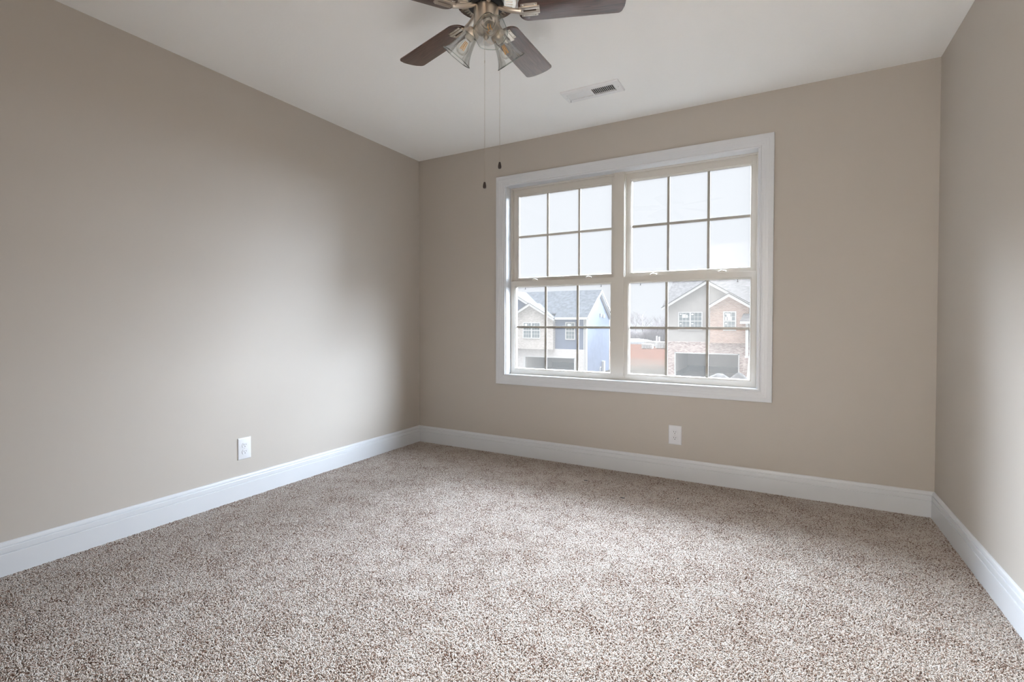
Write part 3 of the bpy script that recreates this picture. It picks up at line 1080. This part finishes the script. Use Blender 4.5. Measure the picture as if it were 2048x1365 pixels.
def house_window(root, x0, x1, z0, z1, y, lites, stickers=()):
    """white framed double hung window on a wall facing -y; lites = number of bays"""
    f = MB()
    d0, d1 = y - 0.06, y + 0.02
    t = 0.09
    f.box(x0 - t, x0, d0, d1, z0 - t, z1 + t)
    f.box(x1, x1 + t, d0, d1, z0 - t, z1 + t)
    f.box(x0, x1, d0, d1, z0 - t, z0)
    f.box(x0, x1, d0, d1, z1, z1 + t)
    bw = (x1 - x0) / lites
    for k in range(1, lites):
        f.box(x0 + k * bw - 0.06, x0 + k * bw + 0.06, d0, d1, z0, z1)
    zm = (z0 + z1) / 2
    f.box(x0, x1, d0 + 0.02, d1, zm - 0.035, zm + 0.035)
    w = f.build('window', M_WHITE, root, smooth=False)
    p = MB()
    p.box(x0, x1, y - 0.024, y - 0.012, z0, z1)
    p.build('pane', M_HWIN, w, smooth=False)
    g = MB()
    for k in range(lites):
        a = x0 + k * bw + (0.06 if k else 0)
        b2 = x0 + (k + 1) * bw - (0.06 if k < lites - 1 else 0)
        for i in (1, 2):
            xx = a + (b2 - a) * i / 3
            g.box(xx - 0.013, xx + 0.013, y - 0.034, y - 0.024, z0, z1)
    for zz in ((z0 + zm) / 2, (z1 + zm) / 2):
        g.box(x0, x1, y - 0.033, y - 0.024, zz - 0.013, zz + 0.013)
    g.build('grille', M_WHITE, w, smooth=False)
    for sx, sz, sw_, shh in stickers:
        s = MB().box(x0 + sx, x0 + sx + sw_, y - 0.040, y - 0.036, z1 - sz - shh, z1 - sz)
        tag(s.build('sticker', M_STICKER, w, smooth=False), 'white maker sticker left on the glass')
    return w


def rake(root, xp, zp, xe0, ze0, xe1, ze1, y0, y1, wth=0.21):
    """white fascia boards of a front gable, peak (xp, zp), ends (xe, ze); top edges given"""
    b = MB()
    for xe, ze in ((xe0, ze0), (xe1, ze1)):
        b.prism([(xp, zp), (xe, ze), (xe, ze - wth), (xp, zp - wth * 1.15)], y0, y1, XZ(0))
    o = b.build('fascia', M_WHITE, root, smooth=False)
    e = MB()
    for xe, ze in ((xe0, ze0), (xe1, ze1)):
        dx = 0.06 if xe > xp else -0.06
        e.prism([(xp, zp + 0.06), (xe + dx, ze + 0.02), (xe + dx, ze - 0.01), (xp, zp)], y0 - 0.03, y1, XZ(0))
    e.build('roof_edge', M_EDGE, o, smooth=False)
    s = MB()
    for xe, ze in ((xe0, ze0), (xe1, ze1)):           # soffit under the overhang
        s.prism([(xp, zp - 0.14), (xe, ze - 0.14), (xe, ze - 0.17), (xp, zp - 0.17)], y1 - 0.002, y1 + 0.40, XZ(0))
    s.build('soffit', M_WHITE, o, smooth=False)


def gable_roof(root, M, xp, zp, xe0, ze0, xe1, ze1, y0, y1):
    b = MB()
    for xe, ze in ((xe0, ze0), (xe1, ze1)):
        b.prism([(xp, zp + 0.05), (xe, ze + 0.05), (xe, ze - 0.03), (xp, zp - 0.03)], y0, y1, XZ(0))
    b.build('roof', M, root, smooth=False)


# --- house with grey siding, orange brick bay and garage
hr = empty('house', (-2.6, 42, GROUND), 'grey sided house with an orange brick gable and brick garage', 'house')
gz = lambda x: 4.43 - 0.615 * abs(x + 2.62)
front = lambda y: (lambda u, z, d: (u, y - d, z))
siding('siding_wall', M_GREY, hr, [(-5.75, -0.55), (0.5, -0.55), (0.5, gz(0.5) - 0.1), (-2.62, 4.33), (-5.75, gz(-5.75) - 0.1)], front(40.0), out=0.012)
cb = MB().box(-5.78, -5.66, 39.965, 40.02, -0.55, 2.35)
cb.build('corner_board', M_WHITE, hr, smooth=False)
rake(hr, -2.62, 4.43, -6.12, 2.27, 0.86, 2.29, 39.56, 39.62)
gable_roof(hr, M_ROOF_G, -2.62, 4.43, -6.12, 2.27, 0.86, 2.29, 39.60, 45.0)
mr_b = MB()
mr_b.add([(-6.14, 40.04, 2.452), (9.0, 40.04, 2.452), (9.0, 46.15, 5.72), (-6.14, 46.15, 5.72), (9.0, 52.5, 2.32), (-6.14, 52.5, 2.32),
          (-6.14, 40.04, 2.352), (9.0, 40.04, 2.352), (9.0, 46.15, 5.62), (-6.14, 46.15, 5.62)],
         [(0, 1, 2, 3), (3, 2, 4, 5), (6, 9, 8, 7), (0, 6, 7, 1), (0, 3, 9, 6)])
mr_b.build('main_roof', M_ROOF_G, hr, smooth=False)
side = MB()
side.prism([(39.98, GROUND), (52, GROUND), (52, 2.3), (46.15, 5.5), (39.98, 2.2)], -5.75, -5.65, Matrix(((0, 0, 1, 0), (1, 0, 0, 0), (0, 1, 0, 0), (0, 0, 0, 1))))
side.box(-5.75, 9, 51.9, 52, GROUND, 2.3)
side.prism([(39.98, GROUND), (52, GROUND), (52, 2.3), (46.15, 5.5), (39.98, 2.2)], 8.8, 8.9, Matrix(((0, 0, 1, 0), (1, 0, 0, 0), (0, 1, 0, 0), (0, 0, 0, 1))))
side.box(0.9, 8.9, 40.0, 40.1, GROUND, 2.4)
side.build('outer_wall', M_GREY, hr, smooth=False)
GX0, GX1, GZ1 = -5.10, -0.25, -1.48
lb = MB()
lb.box(-5.75, GX0, 39.90, 40.15, GROUND, -0.55)
lb.box(GX1, 1.2, 39.90, 40.15, GROUND, -0.55)
lb.box(GX0, GX1, 39.90, 40.15, GZ1, -0.55)
tag(lb.build('brick_base', M_BRICK_MIX, hr, smooth=False), 'mixed red and grey brick around the garage')
rl = MB()
rl.box(-5.75, -2.4, 39.87, 40.0, -0.62, -0.53)
rl.build('brick_ledge', M_BRICK_MIX, hr, smooth=False)
gt = MB()
gt.box(GX0 - 0.03, GX0 + 0.07, 39.86, 40.1, GROUND, GZ1 + 0.07)
gt.box(GX1 - 0.07, GX1 + 0.03, 39.86, 40.1, GROUND, GZ1 + 0.07)
gt.box(GX0, GX1, 39.86, 40.1, GZ1 - 0.02, GZ1 + 0.07)
gt.build('garage_trim', M_WHITE, hr, smooth=False)
gi = MB()
gi.box(GX0 - 0.1, GX0, 40.15, 46.6, GROUND, -0.9)
gi.box(GX1 + 0.05, GX1 + 0.15, 40.15, 46.6, GROUND, -0.9)
gi.box(GX0 - 0.1, GX1 + 0.15, 46.5, 46.6, GROUND, -0.9)
gi.box(GX0 - 0.1, GX1 + 0.15, 40.15, 46.6, -1.0, -0.9)
tag(gi.build('garage_interior', M_DRYWALL, hr, smooth=False), 'bare grey garage walls')
gc = MB()
gc.box(GX0, GX0 + 0.05, 40.3, 46.5, GROUND, -3.1)
gc.box(GX0, GX1, 46.42, 46.5, GROUND, -3.0)
gc.build('stem_wall', M_CONC_DARK, hr, smooth=False)
MB().box(GX0, GX1, 39.9, 46.5, GROUND - 0.05, GROUND + 0.05).build('garage_floor', M_CONC, hr, smooth=False)
house_window(hr, -4.78, -3.05, 0.50, 1.84, 39.98, 2, ((0.05, 0.05, 0.14, 0.10), (0.24, 0.10, 0.26, 0.30), (0.55, 0.16, 0.12, 0.24), (0.95, 0.06, 0.16, 0.12), (0.05, 0.84, 0.14, 0.09), (0.95, 0.84, 0.16, 0.09)))
# brick bay
by = 39.5
bm_ = MB()
bz = lambda x: 3.31 - 0.64 * abs(x + 0.97)
bm_.prism([(-2.34, -0.57), (0.42, -0.57), (0.42, bz(0.42) - 0.12), (-0.97, 3.19), (-2.34, bz(-2.34) - 0.12)], by, 40.0, XZ(0))
tag(bm_.build('brick_bay', M_BRICK, hr, smooth=False), 'orange brick upper bay under its own gable')
lt = MB()
lt.box(-1.55, -0.30, by - 0.02, by + 0.02, 1.98, 2.17)
lt.build('brick_lintel', M_BRICK, hr, smooth=False)
rake(hr, -0.97, 3.31, -2.50, 2.34, 0.62, 2.30, by - 0.36, by - 0.30)
gable_roof(hr, M_ROOF_G, -0.97, 3.31, -2.50, 2.34, 0.62, 2.30, by - 0.32, 42.0)
house_window(hr, -1.30, -0.54, 0.50, 1.84, by, 1, ((0.05, 0.06, 0.14, 0.10), (0.17, 0.08, 0.26, 0.26), (0.05, 0.38, 0.14, 0.22), (0.27, 0.36, 0.26, 0.24), (0.06, 0.80, 0.13, 0.12)))
# porch
pr_ = MB()
pr_.add([(-0.12, 38.2, 1.15), (3.2, 38.2, 1.15), (0.06, 39.5, 1.75), (3.2, 39.5, 1.75), (-0.12, 39.5, 1.15), (-0.12, 38.2, 1.05), (3.2, 38.2, 1.05), (-0.12, 39.5, 1.05), (3.2, 39.5, 1.05)],
        [(0, 1, 3, 2), (0, 2, 4), (5, 6, 1, 0), (5, 0, 4, 7), (5, 7, 8, 6)])
pr_.build('porch_roof', M_ROOF_G, hr, smooth=False)
pbm = MB().box(-0.10, 3.2, 38.18, 38.32, 0.96, 1.14)
pbm.box(-0.10, 0.02, 38.3, 39.5, 0.96, 1.14)
pbm.build('porch_beam', M_WHITE, hr, smooth=False)
pc = MB().box(0.27, 0.47, 38.4, 38.6, -1.50, 0.97)
pc.box(0.23, 0.51, 38.36, 38.64, -1.62, -1.48)
pc.build('porch_column', M_WHITE, hr, smooth=False)
pp = MB().box(0.12, 3.2, 38.3, 39.9, GROUND, -1.62)
pp.build('porch_pier', M_BRICK_MIX, hr, smooth=False)
dk = MB().box(0.48, 3.0, 39.55, 39.7, -1.62, 1.0)
tag(dk.build('porch_wall', M_BRICK_MIX, hr, smooth=False), 'dark brick wall at the back of the porch')
st = MB()
for i in range(9):
    st.box(0.62 - 0.0 * i, 2.2, 38.3 - 0.28 * (i + 1), 38.3 - 0.28 * i, GROUND, -1.62 - 0.21 * (i + 1))
st.prism([(38.28, -1.45), (35.7, -3.4), (35.7, GROUND), (38.28, GROUND)], 0.50, 0.62, Matrix(((0, 0, 1, 0), (1, 0, 0, 0), (0, 1, 0, 0), (0, 0, 0, 1))))
st.build('porch_steps', M_CONC, hr, smooth=False)

# --- house with blue siding
hb = empty('house', (-16, 41, GROUND), 'blue sided house with a pale brick bay and open garage', 'house')
siding('siding_wall', M_BLUE, hb, [(-24, -1.33), (-12.13, -1.33), (-12.13, 1.35), (-24, 1.35)], front(38.0))
sidew = lambda u, z, d: (-12.13 + d, u, z)
siding('gable_wall', M_BLUE, hb, [(38.0, GROUND), (44.5, GROUND), (44.5, 1.35), (41.25, 3.72), (38.0, 1.35)], sidew)
big = lambda x: 3.486 - 0.588 * (x + 18.75)
siding('gable_front', M_BLUE, hb, [(-24.0, 1.30), (-15.1, 1.30), (-19.6, 3.88), (-24.0, 1.42)], front(37.98))
rake(hb, -19.6, 3.99, -24.4, 1.2, -15.0, 1.28, 37.60, 37.66)
gable_roof(hb, M_ROOF_B, -19.6, 3.99, -24.4, 1.2, -15.0, 1.28, 37.64, 41.2)
MB().box(-12.25, -12.09, 37.93, 38.10, GROUND, 1.30).build('corner_board', M_WHITE, hb, smooth=False)
MB().box(-12.15, -12.09, 44.38, 44.52, GROUND, 1.30).build('corner_board', M_WHITE, hb, smooth=False)
MB().box(-12.36, -12.28, 37.86, 37.95, GROUND, 1.35).build('downspout', M_WHITE, hb, smooth=False)
rb = MB()
EX = -11.82
ZV = 1.52 + (38.06 - 37.58) * (4.07 - 1.52) / (41.25 - 37.58)
for x0, x1, y0, z0 in ((-24.4, -15.0, 38.06, ZV), (-15.0, EX, 37.58, 1.52)):
    rb.add([(x0, y0, z0), (x1, y0, z0), (x1, 41.25, 4.07), (x0, 41.25, 4.07), (x1, 44.95, 1.50), (x0, 44.95, 1.50),
            (x0, y0, z0 - 0.08), (x1, y0, z0 - 0.08), (x1, 41.25, 3.98), (x0, 41.25, 3.98), (x1, 44.95, 1.42), (x0, 44.95, 1.42)],
           [(0, 1, 2, 3), (3, 2, 4, 5), (6, 9, 8, 7), (9, 11, 10, 8), (0, 6, 7, 1), (1, 7, 8, 2), (2, 8, 10, 4)])
rb.build('main_roof', M_ROOF_B, hb, smooth=False)
ev = MB()
ev.box(-15.1, EX, 37.50, 37.60, 1.30, 1.50)
ev.box(-15.1, EX, 37.58, 38.0, 1.30, 1.34)
ev.build('eave_gutter', M_WHITE, hb, smooth=False)
rf = MB()
YZ = Matrix(((0, 0, 1, 0), (1, 0, 0, 0), (0, 1, 0, 0), (0, 0, 0, 1)))
rf.prism([(37.50, 1.52), (41.25, 4.05), (41.25, 3.86), (37.50, 1.30)], EX - 0.03, EX + 0.02, YZ)
rf.prism([(45.0, 1.48), (41.25, 4.05), (41.25, 3.86), (45.0, 1.27)], EX - 0.03, EX + 0.02, YZ)
fo = rf.build('rake_board', M_WHITE, hb, smooth=False)
sf = MB()
sf.prism([(37.9, 1.42), (41.25, 3.78), (41.25, 3.74), (37.9, 1.38)], -12.13, EX - 0.03, YZ)
sf.prism([(44.6, 1.42), (41.25, 3.78), (41.25, 3.74), (44.6, 1.38)], -12.13, EX - 0.03, YZ)
tag(sf.build('soffit', M_WHITE, fo, smooth=False), 'white soffit under the rake')
MB().box(-12.11, -11.98, 41.5, 41.75, 1.58, 1.88).build('wall_vent', M_WHITE, hb, smooth=False)
MB().box(-12.11, -11.98, 42.3, 42.6, 1.50, 1.80).build('wall_vent', M_WHITE, hb, smooth=False)
ub = MB()
ub.box(-12.11, -11.92, 42.2, 42.6, GROUND, -2.6)
ub.build('meter_box', M_WHITE, hb, smooth=False)
ub = MB()
ub.tube([(-11.98, 41.3, GROUND), (-11.98, 41.3, -3.15), (-11.98, 41.45, -3.1)], 0.05, 8)
ub.build('conduit_pipe', M_WHITE, hb, smooth=False)
QX0, QX1, QZ = -18.06, -13.17, -2.11
pw = MB()
pw.box(-24, QX0, 37.90, 38.15, GROUND, -1.33)
pw.box(QX1, -12.25, 37.90, 38.15, GROUND, -1.33)
pw.box(QX0, QX1, 37.90, 38.15, QZ, -1.33)
tag(pw.build('brick_base', M_PALE, hb, smooth=False), 'whitish brick around the garage')
qt = MB()
qt.box(QX0 - 0.16, QX0 + 0.05, 37.86, 38.1, GROUND, QZ + 0.06)
qt.box(QX1 - 0.05, QX1 + 0.10, 37.86, 38.1, GROUND, QZ + 0.06)
qt.box(QX0, QX1, 37.86, 38.1, QZ - 0.02, QZ + 0.08)
qt.build('garage_trim', M_WHITE, hb, smooth=False)
qi = MB()
qi.box(QX0 - 0.1, QX0, 38.15, 44.3, GROUND, -1.6)
qi.box(QX1, QX1 + 0.1, 38.15, 44.3, GROUND, -1.6)
qi.box(QX0 - 0.1, QX1 + 0.1, 44.2, 44.3, GROUND, -1.6)
qi.box(QX0 - 0.1, QX1 + 0.1, 38.15, 44.3, -1.7, -1.6)
tag(qi.build('garage_interior', M_DRYWALL, hb, smooth=False), 'bare grey garage walls')
MB().box(QX0, QX1, 44.12, 44.2, GROUND, -3.05).build('stem_wall', M_CONC_DARK, hb, smooth=False)
MB().box(QX0, QX1, 37.9, 44.2, GROUND - 0.05, GROUND + 0.05).build('garage_floor', M_CONC, hb, smooth=False)
house_window(hb, -14.00, -13.24, -0.40, 0.98, 37.98, 1, ((0.12, 0.06, 0.32, 0.30),))
sy = 37.5
sb = MB()
sz = lambda x: 2.79 - 0.586 * abs(x + 17.26)
sb.prism([(-19.45, -1.38), (-15.07, -1.38), (-15.07, sz(-15.07) - 0.1), (-17.26, 2.68), (-19.45, sz(-19.45) - 0.1)], sy, 38.0, XZ(0))
tag(sb.build('brick_bay', M_STONE, hb, smooth=False), 'pale tan brick upper bay under its own gable')
rake(hb, -17.26, 2.79, -19.7, 1.36, -14.93, 1.42, sy - 0.36, sy - 0.30)
gable_roof(hb, M_ROOF_B, -17.26, 2.79, -19.7, 1.36, -14.93, 1.42, sy - 0.32, 39.4)
house_window(hb, -17.98, -16.38, -0.34, 0.97, sy, 2, ((0.10, 0.06, 0.26, 0.30),))
ob = MB()
ob.box(-24, -23.9, 38, 44.5, GROUND, 1.4)
ob.box(-24, -12.2, 44.4, 44.5, GROUND, 1.4)
ob.build('outer_wall', M_BLUE, hb, smooth=False)

# ------------------------------------------------------------------ outside: site clutter
def heap(name, cx, cy, rx, ry, h, label, seed, M, cat, group, rot=0.0):
    r_ = random.Random(seed)
    b = MB()
    n, k = 22, 7
    vs, fs = [], []
    for i in range(k):
        s = i / (k - 1)
        for j in range(n):
            t = 2 * PI * j / n
            jit = 1 + 0.10 * math.sin(3 * t + seed) + 0.06 * r_.uniform(-1, 1)
            rr = (1 - s) * jit
            x, y = rx * rr * math.cos(t), ry * rr * math.sin(t)
            vs.append((cx + x * math.cos(rot) - y * math.sin(rot), cy + x * math.sin(rot) + y * math.cos(rot), GROUND - 0.02 + h * math.sin(s * PI / 2) ** 0.8 * (1 + 0.03 * r_.uniform(-1, 1))))
    for i in range(k - 1):
        for j in range(n):
            fs.append((i * n + j, i * n + (j + 1) % n, (i + 1) * n + (j + 1) % n, (i + 1) * n + j))
    b.add(vs, fs)
    tag(b.build(name, M, None, (cx, cy, GROUND), angle=60), label, cat, group)


heap('gravel_heap', -1.0, 33.1, 1.30, 0.95, 1.24, 'left pale gravel heap before the brick house garage', 3, M_GRAVEL, 'heap', 'gravel heaps by the driveway', 0.15)
heap('gravel_heap', 0.10, 34.9, 0.95, 0.68, 1.16, 'right pale gravel heap before the brick house garage', 9, M_GRAVEL, 'heap', 'gravel heaps by the driveway', -0.2)
heap('gravel_bank', -25.8, 107.0, 6.0, 3.0, 1.15, 'long low white gravel bank before the bare woods', 5, M_GRAVEL, 'bank', None, 0.12)
heap('gravel_bank', -15.0, 111.5, 3.2, 2.0, 0.9, 'smaller white gravel bank partly behind the block pallets', 8, M_GRAVEL, 'bank', None, 0.0)


def pallet(x, y, w, d, h, rows, label):
    root = empty('block_pallet', (x, y, GROUND), label, 'pallet', 'pallets of pale blocks in the field')
    p = MB()
    for k in (-0.4, 0, 0.4):
        p.box(x + k * w - 0.06, x + k * w + 0.06, y - d / 2, y + d / 2, GROUND, GROUND + 0.10)
    p.box(x - w / 2, x + w / 2, y - d / 2, y + d / 2, GROUND + 0.10, GROUND + 0.13)
    p.build('pallet_base', M_PALLET, root, smooth=False)
    b = MB()
    rw = h / rows
    for r in range(rows):
        n = 4
        for c in range(n):
            x0 = x - w / 2 + w * c / n
            b.box(x0 + 0.02, x0 + w / n - 0.02, y - d / 2 + 0.02, y + d / 2 - 0.02, GROUND + 0.13 + r * rw, GROUND + 0.13 + (r + 1) * rw - 0.03)
    b.build('blocks', M_BLOCK, root, smooth=False)


pallet(-18.2, 86.5, 1.9, 1.3, 0.75, 2, 'pallet of pale blocks nearest the red clay, leftmost')
pallet(-16.2, 88.5, 2.0, 1.3, 1.10, 3, 'taller pallet of pale blocks right of the leftmost')
pallet(-14.2, 90.0, 1.8, 1.3, 1.35, 3, 'tallest pallet of pale blocks by the grey house corner')
pallet(-19.0, 94.0, 3.0, 1.3, 0.95, 2, 'wide pallet of pale blocks behind the leftmost')
tb = MB()
tb.tube([(-20.2, 103, GROUND), (-20.2, 103, -1.75)], 0.16, 8)
tb.tube([(-19.7, 103, GROUND), (-19.7, 103, -1.9)], 0.16, 8)
tag(tb.build('pipe_post', M_WHITE, None, (-20, 103, GROUND)), 'pair of short white upright pipes behind the block pallets', 'pipe')


# ------------------------------------------------------------------ outside: bare woods
def bare_tree(seed):
    r_ = random.Random(seed)
    b = MB()

    def grow(p, d, ln, rad, lvl):
        q = p + d * ln
        mid = p + d * (ln * 0.5) + Vector((r_.uniform(-1, 1), r_.uniform(-1, 1), 0)) * ln * 0.05
        b.tube([p, mid, q], [rad, rad * 0.85, rad * 0.65], 4 if lvl < 2 else 3, cap=False)
        if lvl == 0 and False:
            return
        if lvl >= 4:
            return
        n = 4 if lvl == 0 else (4 if lvl == 1 else 3)
        for i in range(n):
            t = 0.45 + 0.55 * (i + 1) / n
            az = r_.uniform(0, 2 * PI)
            sp = r_.uniform(0.35, 0.75)
            side_ = Vector((math.cos(az), math.sin(az), 0.15))
            nd = (d * (1 - sp * 0.5) + side_ * sp).normalized()
            nd.z = abs(nd.z) + 0.12
            grow(p + d * (ln * t), nd.normalized(), ln * r_.uniform(0.5, 0.72), rad * 0.55, lvl + 1)
    grow(Vector((0, 0, 0)), Vector((r_.uniform(-.05, .05), r_.uniform(-.05, .05), 1)).normalized(), 3.6, 0.15, 0)
    return b


protos = []
for s in (11, 23, 37):
    o = bare_tree(s).build('bare_tree', M_BARK, None, (0, 0, 0), smooth=False)
    tag(o, 'leafless grey tree in the woods beyond the clay field', 'tree', 'bare trees beyond the field')
    protos.append(o)
rt_ = random.Random(4)
spots = []
for row, y in enumerate((127.5, 136.5, 145.5)):
    for i in range(11):
        spots.append((-60 + 5.3 * i + 1.8 * row + rt_.uniform(-0.3, 0.3), y + rt_.uniform(-1.2, 1.2)))
for i, (x, y) in enumerate(spots):
    o = protos[i] if i < 3 else copy_tree(protos[i % 3])
    sc_ = rt_.uniform(0.80, 1.08)
    o.location = (x, y, GROUND - 0.05)
    o.rotation_euler = (0, 0, rt_.uniform(0, 2 * PI))
    o.scale = (sc_, sc_, sc_)
br = MB()
for i in range(3200):
    x, y = rt_.uniform(-62, -4), rt_.uniform(117, 124)
    h = rt_.uniform(2.6, 6.0) * (0.7 + 0.3 * math.sin(x * 0.5))
    dx, dy = rt_.uniform(-0.5, 0.5), rt_.uniform(-0.5, 0.5)
    b0 = Vector((x, y, GROUND))
    br.tube([b0, b0 + Vector((dx * 0.4, dy * 0.4, h * 0.6)), b0 + Vector((dx, dy, h))], [0.07, 0.05, 0.02], 3, cap=False)
    for k in range(2):
        st_ = b0 + Vector((dx * 0.4, dy * 0.4, h * rt_.uniform(0.3, 0.7)))
        br.tube([st_, st_ + Vector((rt_.uniform(-0.9, 0.9), rt_.uniform(-0.5, 0.5), rt_.uniform(0.5, 1.4)))], [0.04, 0.015], 3, cap=False)
tag(br.build('winter_brush', M_BARK, None, (-33, 120, GROUND), smooth=False), 'grey tangle of bare saplings and brush under the woods', 'brush', kind='stuff')

for o in bpy.data.objects:
    if '_at' in o:
        del o['_at']
